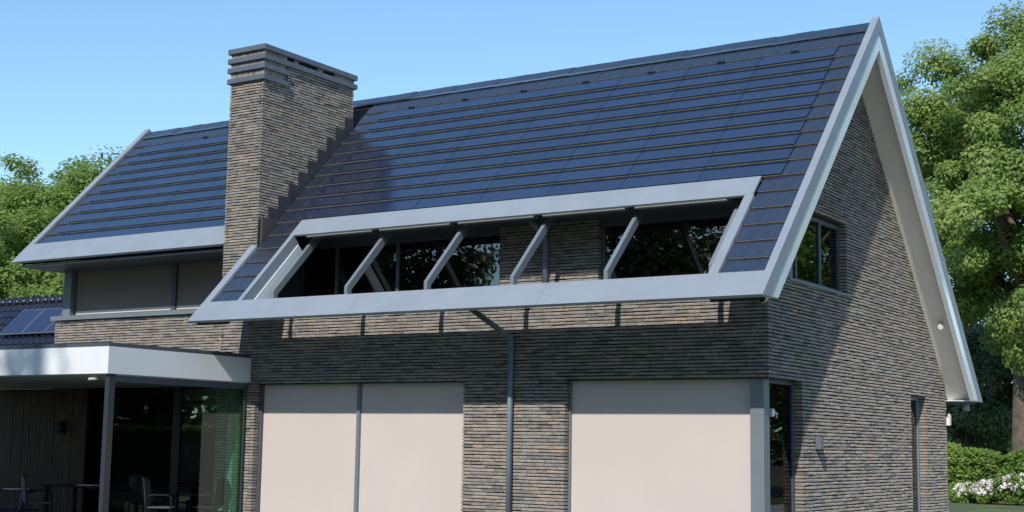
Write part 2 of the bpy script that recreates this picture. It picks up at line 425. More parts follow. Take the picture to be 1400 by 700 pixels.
# chimney crown: soldier bricks between four metal trims
def trim_ring(z0, z1, full):
    m = MB(); e = .055
    y1 = CD+e if full else .665
    m.box(C0-e, C1+e, -e, y1, z0, z1)
    return m
for (z0, z1, full) in ((8.591, 8.69, False), (8.808, 8.908, False), (8.995, 9.096, True), (9.185, 9.29, True)):
    m = trim_ring(z0, z1, full)
    ob = m.build('chimney_trim', M['trim'], chimney)
    bv = ob.modifiers.new('b', 'BEVEL'); bv.width = .006; bv.segments = 1
sol = MB(); core = MB(); stone = []
def soldier(p0, u, n, length, z0, z1, skip=()):
    x = 0.0; p0 = Vector(p0); u = Vector(u); n = Vector(n)
    while x < length-.02:
        e = min(x+.052, length)
        if not any(s < (x+e)/2 < t for s, t in skip):
            stone.append((p0+u*x, u, n, e-x, z0, z1))
        x += .058
for (z0, z1, full) in ((8.69, 8.808, False), (8.908, 8.995, False), (9.096, 9.185, True)):
    skip = ((.61, .87), (1.0, 1.56), (1.74, 2.09)) if z0 > 9 else ()
    soldier((C0, 0, 0), (1, 0, 0), (0, -1, 0), C1-C0, z0, z1)
    soldier((C1, 0, 0), (0, 1, 0), (1, 0, 0), CD if full else .64, z0, z1, skip)
    if full:
        soldier((C0, 0, 0), (0, 1, 0), (-1, 0, 0), CD, z0, z1); soldier((C0, CD, 0), (1, 0, 0), (0, 1, 0), C1-C0, z0, z1)
    else:
        soldier((C0, 0, 0), (0, 1, 0), (-1, 0, 0), .64, z0, z1)
V = []; F = []; T = []
for (p, u, n, L, z0, z1) in stone:
    b = len(V); d = R.uniform(-.004, .003)
    for zz in (z0, z1):
        for (uu, dd) in ((0, -.08), (L, -.08), (L, d), (0, d)): V.append(tuple(p+u*uu+n*dd+Vector((0, 0, zz))))
    F += [tuple(b+i for i in f) for f in FACES8]; T += [R.random()]*8
# horizontal courses behind the soldier bands on the long face + row above
me = bpy.data.meshes.new('soldier_brick'); me.from_pydata(V, [], F); me.materials.append(M['brick'])
at = me.attributes.new('tone', 'FLOAT', 'POINT'); at.data.foreach_set('value', T)
bm = bmesh.new(); bm.from_mesh(me); bmesh.ops.recalc_face_normals(bm, faces=bm.faces); bm.to_mesh(me); bm.free()
ob = bpy.data.objects.new('soldier_brick', me); COL.objects.link(ob); put(ob, chimney); tag(ob, kind='stuff')
fl = MB(); fl.box(C0+.1, C1-.1, .1, CD-.1, 8.2, 9.18); fl.build('flue', M['black'], chimney)
# stepped lead flashing where the chimney meets the roof
for k in range(10):
    s0 = 1.25+k*.39; s1 = s0+.40
    y0 = YR-s1*cT; y1 = YR-s0*cT
    zb = ZR-s1*sT-.12; zt = ZR-s0*sT+.14
    m = MB(); xx = C1+.008+.002*(k % 2)
    m.prism([(xx, y0, zb), (xx, y1, zb+(y1-y0)*TT), (xx, y1, zt), (xx, y0, zt)], [(xx+.006, y0, zb), (xx+.006, y1, zb+(y1-y0)*TT), (xx+.006, y1, zt), (xx+.006, y0, zt)])
    m.build('lead_flashing', M['lead'], chimney)

# ------------------------------------------------------------------ roof structure
rm = MB()
def deck(x0, x1, s0, s1, F=RP, h0=-.165, h1=-.095): roofbox(rm, x0, x1, s0, s1, h0, h1, 0, F)
deck(-17.4, C0-.06, .12, 5.05); deck(C0-.06, C1+.02, .12, 1.2); deck(C1+.02, .47, .12, 4.6)
deck(C1+.02, -9.55, 4.602, 7.4); deck(-.25, .47, 4.602, 7.4); deck(-17.4, .47, .12, 8.599, RB)
roof = rm.build('roof', M['deck'], house)
# verge boards
m = MB(); chevron(m, .478, XV, 0, -.2, 7.474, 8.86); m.build('verge_board', M['metal'], house)
m = MB(); chevron(m, .50, .587, -.1, -.42, 7.372, 8.747); m.build('verge_trim', M['white'], house)
m = MB(); chevron(m, XL, -17.40, 0, -.2, 5.14, 8.86); m.build('verge_board', M['metal'], house)
# soffit of the gable overhang
m = MB(); chevron(m, -.03, .499, -.168, -.2, 5.12, 8.66); m.build('soffit', M['soffit'], house)
m = MB(); roofbox(m, -.36, .499, 5.12, 6.98, -.2, -.168); m.build('soffit', M['soffit'], house)
# rear eave closing board with white line
zr = RB(0, 8.85, -.2)
m = MB(); roofbox(m, -17.4, .477, 8.60, 8.78, -.165, -.02, 0, RB); m.build('rear_fascia', M['metal_dark'], house)
m = MB(); m.box(-.02, .499, 9.19, 9.62, 2.685, 2.70); m.build('rear_drip_edge', M['white'], house)
m = MB(); m.tube([(.28, 9.62, 2.72), (.28, 9.62, 2.5)], .07, 12); m.build('rear_outlet', M['zinc'], house, smooth=True)
# left wing fascia
m = MB(); roofbox(m, -17.399, C0-.02, 4.52, 5.14, -.05, .002); m.build('eave_fascia', M['metal'], house)
m = MB(); m.box(-17.39, C0-.03, .12, YB+.5, 5.33, 5.37); m.build('eave_soffit', M['metal_dark'], house)
# main eave fascia + box gutter behind
for (a, b) in ((XA, -6.72), (-6.717, -3.06), (-3.057, XV-.0015)):
    m = MB(); roofbox(m, a, b, 6.95, 7.473, -.05, .003); m.build('eave_fascia', M['metal'], house)
m = MB()
prof = [(-.62, 4.11), (-1.22, 4.11), (-1.42, 3.90), (-.62, 3.97)]
m.prism([(-10.2, y, z) for y, z in prof], [(.1, y, z) for y, z in prof]); m.build('box_gutter', M['metal_dark'], house)
m = MB(); roofbox(m, XA, -10.23, 5.3, 6.949, -.19, 0.0); m.build('verge_board', M['metal'], house)
# frame round the roof opening
for (a, b) in ((-9.563, -6.3), (-6.297, -3.3), (-3.297, -.255)):
    m = MB(); roofbox(m, a, b, 4.586, 5.065, -.035, .002); m.build('opening_header', M['metal'], house)
m = MB(); roofbox(m, -9.55, -9.455, 5.066, 6.949, -.2, .001); m.build('opening_jamb', M['metal'], house)
m = MB(); roofbox(m, -9.50, -9.435, 5.101, 6.93, -.44, -.201); m.build('opening_trim', M['white'], house)
m = MB(); roofbox(m, -.385, -.235, 5.066, 6.949, -.2, .001); m.build('opening_jamb', M['metal'], house)
m = MB(); roofbox(m, -.402, -.387, 5.101, 6.93, -.16, -.02); m.build('opening_trim', M['metal_dark'], house)
RX = [-9.24, -7.53, -5.81, -4.09, -2.37, -.6]
for i in range(5):
    m = MB(); roofbox(m, RX[i]+.09, RX[i+1]-.09, 5.07, 5.098, -.06, -.035); m.build('screen_slat', M['slat'], house)
    m = MB(); roofbox(m, RX[i]+.08, RX[i+1]-.08, 4.75, 4.98, -.18, -.06); m.build('screen_cassette', M['metal_dark'], house)
# rafters across the opening
for x in RX:
    m = MB(); hx = .035
    def q(y, h): z = ZR-(YR-y)*TT+h/cT; return z
    yk = -.70
    a = [(.62, q(.62, -.25)), (yk, q(yk, -.25)), (yk, 4.0), (yk+.11, 4.0), (yk+.11, q(yk+.11, -.385)+.03), (.62, q(.62, -.385))]
    def ring(xx, idx): return [(xx, a[i][0], a[i][1]) for i in idx]
    for idx in ((0, 1, 4, 5), (1, 2, 3, 4)): m.prism(ring(x-hx, idx), ring(x+hx, idx))
    m.build('rafter', M['metal_mid'], house)

# ------------------------------------------------------------------ roof tiles
SR = [.36, .745, 1.12, 1.49, 1.865, 2.245, 2.625, 3.0, 3.38, 3.76, 4.145, 4.55]     # row joints above the opening
SL = [4.55, 4.945, 5.36, 5.765, 6.17, 6.58, 6.93]                                    # beside the opening
def tile_mesh(name, w, L, solar):
    """local: x along the ridge, y down the slope (0..L), z outward; lower edge sits proud"""
    m = MB(); g = .004 if solar else .004
    a, b = g/2, w-g/2
    zt, zb = (-.081, -.037) if solar else (-.072, -.04)            # top end tucked under, bottom end proud
    lip = L+.004
    m.hexa([(a, -.03, zt-.03), (b, -.03, zt-.03), (b, lip, zb-.013), (a, lip, zb-.013), (a, -.03, zt), (b, -.03, zt), (b, lip, zb), (a, lip, zb)], 1)
    t = .028 if solar else .010
    e = L-.006 if solar else L-.004
    def zz(y): return zt+(zb-zt)*(y+.03)/(lip+.03)
    a2, b2 = a+.003, b-.003
    y0 = -.02
    lo = [(a2, y0, zz(y0)+.001), (b2, y0, zz(y0)+.001), (b2, e, zz(e)+.001), (a2, e, zz(e)+.001)]
    hi = [(x, y, z+t) for x, y, z in lo]
    b0 = len(m.v); m.v += lo+hi
    for f, mi in (((4, 5, 6, 7), 0), ((0, 1, 5, 4), 2), ((1, 2, 6, 5), 2), ((2, 3, 7, 6), 2), ((3, 0, 4, 7), 2)):
        m.f.append(tuple(b0+i for i in f)); m.m.append(mi)
    ob = m.build(name, [M['solar'] if solar else M['tile_face'], M['concrete'], M['black'] if solar else M['tile_face']])
    me = ob.data; bpy.data.objects.remove(ob); return me
TILE = {}
def add_tile(name, x0, w, s0, s1, solar, F=RP):
    L0 = .385
    key = (name, round(w, 3))
    if key not in TILE: TILE[key] = tile_mesh(name, w, L0, solar)
    ob = bpy.data.objects.new(name, TILE[key]); COL.objects.link(ob)
    ax = Vector((1, 0, 0)); ay = Vector((0, -cT, -sT)); az = Vector((0, -sT, cT))
    mt = Matrix((ax, ay, az)).transposed()
    jit = .0006 if solar else .003
    mt = mt @ Matrix.Rotation(R.gauss(0, jit), 3, 'X') @ Matrix.Rotation(R.gauss(0, jit), 3, 'Y') @ Matrix.Rotation(R.gauss(0, jit*.5), 3, 'Z')
    mt4 = mt.to_4x4() @ Matrix.Diagonal((1, (s1-s0)/L0, 1, 1))
    # flat axes are mirrored-free: x cross y = z
    mt4.translation = Vector(F(x0, s0, R.uniform(-.0006, .0006)))
    ob.matrix_world = mt4
    loc, rot, scl = mt4.decompose(); ob.rotation_euler = rot.to_euler(); ob.scale = scl; ob.location = loc
    put(ob, roof); return ob
MW = 1.405; X0 = .055
for k in range(len(SR)-1):
    s0, s1 = SR[k], SR[k+1]
    if k == 0:       # row of small tiles right under the ridge
        x = .475; first = True
        while x > C1+.05:
            wd = .281
            lo = max(x-wd, C1+.03)
            if x > .4: lo = .336; 
            add_tile('roof_tile', lo, x-lo, s0, s1, False); x = lo
        continue
    for (a, b) in ((.336, .475), (X0, .336)): add_tile('roof_tile', a, b-a, s0, s1, False)
    for j in range(7):
        add_tile('solar_tile', X0-(j+1)*MW, MW, s0, s1, True)
    xe = X0-7*MW
    add_tile('roof_tile', xe-.23, .23, s0, s1, False); add_tile('roof_tile', C1+.02, xe-.23-C1-.02, s0, s1, False)
for k in range(len(SL)-1):
    s0, s1 = SL[k], SL[k+1]
    for (a, b) in ((.306, .475), (.027, .306), (-.232, .027)): add_tile('roof_tile', a, b-a, s0, s1, False)
    cut = (-9.86, -9.56) if s0 > 5.2 else (-9.86, -9.57)
    add_tile('roof_tile', -10.22, .36, s0, s1, False); add_tile('roof_tile', -9.86, .305, s0, s1, False)
for k in range(len(SR)-1):                     # left wing
    s0, s1 = SR[k], min(SR[k+1], 4.53)
    if k == 0:
        x = -11.26
        while x > -17.3:
            lo = max(x-.281, -17.385); add_tile('roof_tile', lo, x-lo, s0, s1, False); x = lo
        continue
    add_tile('roof_tile', -17.385, .435, s0, s1, False)
    for j in range(4): add_tile('solar_tile', -16.95+j*1.4, 1.4, s0, s1, True)
    add_tile('roof_tile', -11.35, .10, s0, s1, False)
# rear slope: one plain covering (not seen)
m = MB(); roofbox(m, -17.38, .47, .15, 8.7, -.094, -.03, 0, RB); m.build('rear_tiling', M['tile_face'], roof)
# ridge tiles
x = .47
rme = None
while x > -17.3:
    if not (C0-.45 < x-.35 and x < C1+.03+.35) or True:
        if rme is None:
            mm = MB(); wv = .21
            def ringr(xx): 
                return [(xx, -.25, -.142), (xx, 0, .045), (xx, .25, -.142), (xx, .25, -.175), (xx, 0, .01), (xx, -.25, -.175)]
            a, b = ringr(-.352), ringr(0)
            for idx in ((0, 1, 4, 5), (1, 2, 3, 4)): mm.prism([a[i] for i in idx], [b[i] for i in idx])
            ob = mm.build('ridge_tile', M['tile_face']); rme = ob.data; bpy.data.objects.remove(ob)
        ob = bpy.data.objects.new('ridge_tile', rme); COL.objects.link(ob); ob.location = (x, YR, ZR-.13+R.uniform(-.004, .004))
        ob.rotation_euler = (0, R.gauss(0, .004)-.008, 0); put(ob, roof)
    x -= .35
# small ridge vents (dark gaps in the small-tile row)
for xx in (-.75, -2.15, -3.55, -4.95, -6.35, -7.75, -9.1, -12.6, -15.0):
    m = MB(); roofbox(m, xx-.075, xx+.075, .742, .76, -.05, -.02); m.build('vent_tile', M['black'], roof)

# ------------------------------------------------------------------ windows, blinds, corner
def window(name_parent, x0, x1, z0, z1, y, mull=(), depth=.07, fw=.07, frame_mat=None, pane_mat=None):
    f = MB(); fm = frame_mat or M['metal_dark']
    f.box(x0, x1, y, y+depth, z0, z0+fw); f.box(x0, x1, y, y+depth, z1-fw, z1)
    f.box(x0, x0+fw, y+.001, y+depth-.001, z0+fw, z1-fw); f.box(x1-fw, x1, y+.001, y+depth-.001, z0+fw, z1-fw)
    for mx in mull: f.box(mx-fw/2, mx+fw/2, y+.002, y+depth-.002, z0+fw, z1-fw)
    fo = f.build('window_frame', fm, house)
    xs = [x0+fw]+[v for mx in mull for v in (mx-fw/2, mx+fw/2)]+[x1-fw]
    for i in range(0, len(xs), 2):
        p = MB(); p.box(xs[i]-.005, xs[i+1]+.005, y+.03, y+.042, z0+fw-.005, z1-fw+.005); p.build('pane', pane_mat or M['glass'], fo)
    return fo
UZ0, UZ1 = 4.24, 5.46
window(house, -10.25, WX2-.01, UZ0, UZ1, YB+.11, (-9.33, -7.85))
window(house, WX1+.01, -.02, UZ0, UZ1, YB+.11, ())
# corner post and gable window (x plane)
m = MB(); m.box(-.155, -.02, .82, 1.04, 4.26, 5.47); m.build('corner_post', M['metal_mid'], house)
f = MB(); xg0, xg1 = -.2, -.13
for (a, b, c, d) in ((1.04, 3.455, 4.30, 4.37), (1.04, 3.455, 5.40, 5.465), (1.04, 1.12, 4.37, 5.40), (3.385, 3.455, 4.37, 5.40), (2.50, 2.58, 4.37, 5.40)):
    f.box(xg0, xg1, a, b, c, d)
fo = f.build('window_frame', M['metal_dark'], house)
for (a, b) in ((1.115, 2.505), (2.575, 3.39)):
    p = MB(); p.box(-.17, -.158, a, b, 4.365, 5.405); p.build('pane', M['glass'], fo)
m = MB(); m.box(-.19, .03, .80, 3.56, 4.262, 4.296); ob = m.build('window_sill', M['metal_mid'], house)
# loggia: floor, ceiling, left end wall, panel over the windows
m = MB(); m.box(-10.3, -.05, .21, YB+.3, 4.0, 4.12); m.build('loggia_floor', M['paving'], house)
m = MB(); m.box(C1+.01, .47, .40, YB+.05, 5.50, 5.54); m.build('loggia_ceiling', M['metal_dark'], house)
m = MB(); m.box(C1+.01, -.02, YB+.06, YB+.2, 5.462, 6.2); m.build('window_head', M['metal_dark'], house)
m = MB(); m.box(-10.30, -.01, -.012, .2, 4.198, 4.23); m.build('parapet_coping', M['metal_dark'], house)
# left end wall of the loggia and house body behind (dark rooms)
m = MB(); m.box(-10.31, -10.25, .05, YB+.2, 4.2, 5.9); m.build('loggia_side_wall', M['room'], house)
body = MB()
body.box(WLX+.02, WLX+.22, YB+.21, GYR, 0, 5.2); body.box(WLX, -.21, GYR-.2, GYR, 0, 3.0)
bodyp = [(WLX+.05, YB+.2, 5.2), (WLX+.05, YR, ZR-.4), (WLX+.05, GYR-.1, 3.2), (WLX+.05, GYR-.1, 0), (WLX+.05, YB+.2, 0)]
body.prism(bodyp, [(x+.15, y, z) for x, y, z in bodyp])
body.box(WLX+.3, -.25, YB+.25, GYR-.25, 3.9, 3.98)
body.box(WLX+.3, -.25, 4.6, 4.7, 0, 8.0)
body.box(-10.9, -10.7, .3, 4.6, 0, 3.9)
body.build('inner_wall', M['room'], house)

# big roller blinds on the ground floor
def blind(x0, x1, z0, z1, y, fabric, bar=True):
    b = MB(); b.box(x0, x1, y, y+.012, z0, z1); o = b.build('roller_blind', fabric, house)
    return o
blind(WX3+.07, -7.885, .12, ZW-.012, .185, M['blind']); blind(-7.815, WX2-.012, .12, ZW-.012, .185, M['blind'])
blind(WX1+.035, -.335, .12, ZW-.012, .185, M['blind'])
for (x0, x1) in ((WX3+.012, WX3+.068), (-7.883, -7.817), (WX1+.012, WX1+.034)):
    g = MB(); g.box(x0, x1, .13, .26, 0.0, ZW-.004); g.build('guide_rail', M['metal_mid'] if x0 > WX3+.1 else M['metal_dark'], house)
for (x0, x1) in ((WX3+.012, WX2-.012), (WX1+.012, -.34)):
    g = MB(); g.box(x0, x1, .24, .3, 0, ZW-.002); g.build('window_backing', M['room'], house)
    g = MB(); g.box(x0, x1, .10, .24, 0, .1); g.build('window_sill', M['metal_dark'], house)
# corner post, corner glass door
m = MB(); m.box(-.333, -.115, .085, .30, 0, ZW-.004); m.build('corner_post', M['metal_mid'], house)
m = MB(); m.box(-.20, -.14, .30, .36, 0, ZW-.004); m.box(-.20, -.14, 1.26, 1.342, 0, ZW-.004); m.box(-.20, -.14, .36, 1.26, ZW-.08, ZW-.004); m.box(-.20, -.14, .36, 1.26, 0, .08)
fo = m.build('window_frame', M['metal_dark'], house)
m = MB(); m.box(-.175, -.163, .355, 1.265, .075, ZW-.075); m.build('pane', M['glass_dark'], fo)
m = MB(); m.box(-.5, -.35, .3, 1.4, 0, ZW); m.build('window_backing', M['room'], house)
# narrow tall window
m = MB()
m.box(-.22, -.15, 6.862, 6.92, 0, 2.715); m.box(-.22, -.15, 7.77, 7.828, 0, 2.715); m.box(-.22, -.15, 6.92, 7.77, 2.65, 2.715)
fo = m.build('window_frame', M['metal_mid'], house)
m = MB(); m.box(-.19, -.178, 6.915, 7.775, .02, 2.655); m.build('pane', M['glass'], fo)
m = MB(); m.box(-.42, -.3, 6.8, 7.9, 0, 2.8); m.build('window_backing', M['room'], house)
# vent bricks under the gable sill
m = MB()
for k in range(5): m.box(-.018, -.008, .42+k*.075, .455+k*.075, 4.03, 4.14)
m.build('vent_grille', M['black'], house)
# left wing: sill, blinds, post
m = MB(); m.box(WLX-.1, C0-.004, YB-.06, YB+.24, 4.236, 4.33); m.build('window_sill', M['metal_mid'], house)
m = MB(); m.box(-17.10, -16.86, YB+.03, YB+.28, 4.33, 5.329); m.build('corner_post', M['metal_mid'], house)
for (x0, x1) in ((-16.80, -13.80), (-13.66, C0-.02)):
    o = blind(x0, x1, 4.44, 5.328, YB+.15, M['blind_dark'])
    b = MB(); b.box(x0, x1, YB+.146, YB+.166, 4.365, 4.439); b.build('bottom_bar', M['blind_bar'], o)
g = MB(); g.box(-13.79, -13.67, YB+.10, YB+.25, 4.332, 5.329); g.build('guide_rail', M['metal_dark'], house)
g = MB(); g.box(WLX+.3, C0-.02, YB+.24, YB+.3, 4.0, 5.32); g.build('window_backing', M['room'], house)
# terrace side of the house: glazed front
gw = MB()
for (a, b) in ((-13.52, -13.3), (-15.45, -15.36), (-12.2, -11.9)): gw.box(a, b, YB+.05, YB+.13, 0, 2.9)
gw.box(-15.45, C0, YB+.051, YB+.129, 2.86, 2.95)
fo = gw.build('window_frame', M['post'], house)
for (a, b) in ((-15.36, -13.52), (-13.3, -12.2), (-11.9, C0-.01)):
    p = MB(); p.box(a, b, YB+.08, YB+.092, 0, 2.86); p.build('pane', M['glass_dark'] if a < -14 else M['glass'], fo)
g = MB(); g.box(-13.35, -11.2, YB+.5, YB+.56, 0, 2.95); g.build('window_backing', M['room'], house)
cu = MB(); n = 120; xs = np.linspace(-15.4, -13.4, n)
for i in range(n-1):
    def cy(x): return YB+.3+.035*math.sin(x*30)+.015*math.sin(x*71+1)
    a, b = xs[i], xs[i+1]
    cu.poly([(a, cy(a), 0), (b, cy(b), 0), (b, cy(b), 2.85), (a, cy(a), 2.85)])
cu.build('curtain', M['curtain'], house, smooth=True)

# downpipes
m = MB(); m.tube([(-4.86, -.98, 3.95), (-4.49, -.075, 3.42), (-4.49, -.075, 3.38), (-4.49, -.075, 0)], .047, 12); m.build('downpipe', M['zinc'], house, smooth=True)
m = MB(); m.tube([(-4.49, .45, 5.48), (-4.49, YB-.13, 5.28), (-4.49, YB-.075, 5.2), (-4.49, YB-.075, 4.12)], .055, 12); m.build('downpipe', M['zinc'], house, smooth=True)

# ------------------------------------------------------------------ small fittings on the walls
def thing(name, label, cat, loc=(0, 0, 0), group=None): return tag(empty(name, loc), label, cat, group)
t = thing('wall_lamp', 'small grey box lamp fixed to the gable brick beside the corner window', 'lamp', (0, 1.91, 1.72))
m = MB(); m.box(.008, .1, 1.85, 1.97, 1.685, 1.885); o = m.build('lamp_body', M['lamp'], t); bv = o.modifiers.new('b', 'BEVEL'); bv.width = .004
m = MB(); m.box(-.005, .008, 1.87, 1.95, 1.72, 1.86); m.build('back_plate', M['metal_dark'], t)
m = MB(); m.box(.03, .08, 1.88, 1.94, 1.679, 1.686); m.build('lens', M['plastic_white'], t)
t = thing('security_camera', 'cream dome camera under the right end of the eave, at the brick corner', 'camera', (-.06, -.03, 3.9))
m = MB(); m.tube([(-.05, -.005, 3.93), (-.05, -.05, 3.93)], .075, 14); m.build('mount', M['plastic_tan'], t)
bm = bmesh.new(); bmesh.ops.create_uvsphere(bm, u_segments=16, v_segments=10, radius=.085, matrix=Matrix.Translation((-.03, -.13, 3.9)))
me = bpy.data.meshes.new('dome'); bm.to_mesh(me); bm.free(); me.materials.append(M['plastic_tan']); me.polygons.foreach_set('use_smooth', [True]*len(me.polygons))
o = bpy.data.objects.new('dome', me); COL.objects.link(o); put(o, t)
m = MB(); m.tube([(-.01, -.19, 3.88), (.0, -.235, 3.865)], .05, 14); m.build('lens', M['black'], t, smooth=False)
t = thing('spotlight', 'small white spotlight on the sloping soffit behind the gable', 'lamp', (.3, 8.06, 3.9))
pz = lambda y: ZR-(y-YR)*TTB-.2/cB
m = MB(); m.tube([(.3, 8.0, pz(8.0)+.02), (.3, 7.97, pz(8.0)-.06)], .035, 12); m.build('bracket', M['plastic_white'], t)
m = MB(); m.tube([(.3, 8.06, pz(8.0)-.04), (.3, 7.88, pz(8.0)-.09)], [.04, .055], 12); m.build('lamp_head', M['plastic_white'], t)
t = thing('garden_lantern', 'small white lantern on the rear edge of the gable wall by the hedge', 'lamp', (.02, 9.28, 2.28))
m = MB(); m.box(-.04, .06, 9.2, 9.24, 2.2, 2.36); m.build('back_plate', M['plastic_white'], t)
m = MB(); m.tube([(.02, 9.31, 2.2), (.02, 9.31, 2.38), (.02, 9.31, 2.44)], [.04, .045, .015], 12); m.build('lamp_head', M['plastic_tan'], t)
t = thing('door_sensor', 'small pale sensor on the dark corner glass beside the grey post', 'sensor', (-.12, .45, 2.21))
m = MB(); m.box(-.162, -.11, .40, .50, 2.16, 2.28); o = m.build('sensor_body', M['plastic_white'], t); o.modifiers.new('b', 'BEVEL').width = .01
m = MB(); m.tube([(-.13, .5, 2.23), (-.11, .57, 2.2)], .025, 10); m.build('sensor_eye', M['plastic_tan'], t)

# ------------------------------------------------------------------ terrace canopy
K = -10.343; CY = -3.426; CZ0, CZ1 = 2.757, 3.211; CXL = -19.5
can = thing('terrace_canopy', 'flat white terrace canopy on a dark post at the left of the house', 'canopy', (-14, -1.5, 0))
m = MB(); m.box(CXL, K, CY, CY+.04, CZ0, CZ1); m.build('fascia', M['fascia_white'], can)
m = MB(); m.box(K-.04, K-.0005, CY+.0405, -.005, CZ0, CZ1); m.build('fascia', M['fascia_white'], can)
m = MB(); m.box(CXL, K-.012, CY+.015, CY+.10, CZ1+.001, CZ1+.07); m.box(K-.10, K-.012, CY+.101, -.03, CZ1+.001, CZ1+.07); m.build('roof_edge', M['metal_dark'], can)
m = MB(); m.box(CXL, K-.05, CY+.11, YB-.02, CZ1-.05, CZ1+.03); m.build('roof_deck', M['metal_dark'], can)
m = MB(); m.box(CXL, K-.045, CY+.045, .0-.03, CZ0-.02, CZ0+.02); m.box(CXL, C0-.01, -.03, YB-.02, CZ0-.02, CZ0+.02); m.build('ceiling', M['ceiling'], can)
m = MB(); m.box(-10.46, K-.02, CY+.06, CY+.19, 0, CZ0-.001); o = m.build('post', M['post'], can)
m = MB(); m.box(K-.14, K-.045, CY+.19, -.02, CZ0-.13, CZ0-.021); m.build('beam', M['metal_dark'], can)
fr_ = MB()
for yy in (-.10,): fr_.box(K-.11, K-.06, yy, yy+.045, .0, CZ0-.131)
fr_.box(K-.11, K-.06, -3.2, -.1, 0, .06)
fo = fr_.build('sliding_glass_frame', M['metal_dark'], can)
for a, b, dx in ((-1.12, -.1, 0), (-.5, -.1, .014), (-.3, -.1, .028)):
    p = MB(); p.box(K-.10+dx, K-.092+dx, a, b, .06, CZ0-.131); p.build('pane', M['glass_green'], fo)
tw = MB(); tw.box(CXL, -16.06, YB+.02, YB+.08, 0, 2.73); two = tw.build('timber_wall', M['black'], can)
x = CXL
while x < -16.1:
    p = MB(); wd = R.uniform(.09, .14); p.box(x+.004, min(x+wd, -16.06)-.004, YB-.012+R.uniform(-.004, .004), YB+.019, .02, 2.728); p.build('plank', M['timber'], two); x += wd
t = thing('wall_speaker', 'small dark speaker box on the timber wall of the terrace', 'speaker', (-16.83, .98, 1.9))
m = MB(); m.box(-16.95, -16.75, .93, YB-.016, 1.78, 2.02); m.build('speaker_body', M['chair_dark'], t); m = MB(); m.tube([(-16.85, .93, 1.9), (-16.85, .922, 1.9)], .07, 14); m.build('speaker_cone', M['black'], t)
t = thing('security_camera', 'small white camera hanging under the canopy edge near the dark post', 'camera', (-10.9, CY+.1, 2.68))
m = MB(); m.tube([(-10.8, CY+.12, 2.737), (-10.8, CY+.12, 2.69)], .035, 12); m.build('mount', M['plastic_white'], t)
m = MB(); m.tube([(-10.72, CY+.12, 2.68), (-10.86, CY+.05, 2.665)], .028, 12); m.build('camera_body', M['plastic_tan'], t)

# ------------------------------------------------------------------ terrace furniture
def chair(loc, rz, label, mesh):
    t = thing('garden_chair', label, 'chair', (0, 0, 0), 'chairs on the terrace')
    m = MB(); m.box(-.24, .24, -.24, .22, .42, .455); o = m.build('seat', M['chair_dark'] if not mesh else M['chair_mesh'], t); o.modifiers.new('b', 'BEVEL').width = .015
    m = MB(); n = 9
    for i in range(n-1):
        a, b = -1+2*i/(n-1), -1+2*(i+1)/(n-1)
        def bk(u, v): return (u*(.24-.02*v), .22+.05*v+.04*(1-u*u), .47+v*.45+ (.04*(1-u*u) if v > .5 else 0))
        for v0, v1 in ((0, .5), (.5, 1)):
            p = [bk(a, v0), bk(b, v0), bk(b, v1), bk(a, v1)]
            m.hexa(p+[(x, y+.018, z) for x, y, z in p])
    m.build('backrest', M['chair_mesh'] if mesh else M['chair_dark'], t)
    for sx in (-1, 1):
        m = MB(); m.tube([(sx*.25, -.22, .0), (sx*.25, -.22, .64), (sx*.255, -.12, .67), (sx*.255, .12, .67), (sx*.25, .24, .62)], .014, 8); m.build('arm', M['chair_dark'], t, smooth=True)
        m = MB(); m.tube([(sx*.25, .30, 0), (sx*.245, .23, .42), (sx*.24, .285, .92)], .015, 8); m.build('leg', M['chair_dark'], t, smooth=True)
    m = MB(); m.tube([(-.24, .285, .92), (-.14, .32, .965), (0, .33, .975), (.14, .32, .965), (.24, .285, .92)], .018, 8); m.build('top_rail', M['chair_dark'], t, smooth=True)
    t.location = loc; t.rotation_euler = (0, 0, rz); return t
chair((-11.45, -1.05, 0), 2.2, 'black chair with pale grey mesh back beside the glass side wall', True)
chair((-12.05, -.55, 0), 2.6, 'black wicker chair second from the glass side wall', False)
chair((-11.0, -.35, 0), -1.2, 'dark round-backed chair nearest the brick pier behind the glass', False)
chair((-14.2, -1.6, 0), 2.6, 'dark grey mesh chair at the left end of the terrace table', True)
chair((-12.85, -.1, 0), 3.0, 'black wicker chair in front of the curtained glass', False)
t = thing('terrace_table', 'dark terrace table standing by the timber wall', 'table', (-13.7, -.6, 0))
m = MB(); m.box(-14.9, -12.9, -1.0, -.15, .72, .755); o = m.build('tabletop', M['chair_dark'], t); o.modifiers.new('b', 'BEVEL').width = .006
for (x, y) in ((-14.8, -.92), (-13.0, -.92), (-14.8, -.23), (-13.0, -.23)):
    m = MB(); m.box(x-.03, x+.03, y-.03, y+.03, 0, .719); m.build('leg', M['chair_dark'], t)
t = thing('magazine', 'open pale magazine lying on the terrace table', 'magazine', (-13.9, -.6, .756))
m = MB(); m.hexa([(-14.1, -.8, .757), (-13.9, -.8, .757), (-13.9, -.5, .757), (-14.1, -.5, .757), (-14.1, -.8, .765), (-13.9, -.8, .775), (-13.9, -.5, .775), (-14.1, -.5, .765)]); m.build('page', M['paper'], t)
m = MB(); m.hexa([(-13.899, -.8, .757), (-13.7, -.8, .757), (-13.7, -.5, .757), (-13.899, -.5, .757), (-13.899, -.8, .775), (-13.7, -.8, .765), (-13.7, -.5, .765), (-13.899, -.5, .775)]); m.build('page', M['paper'], t)
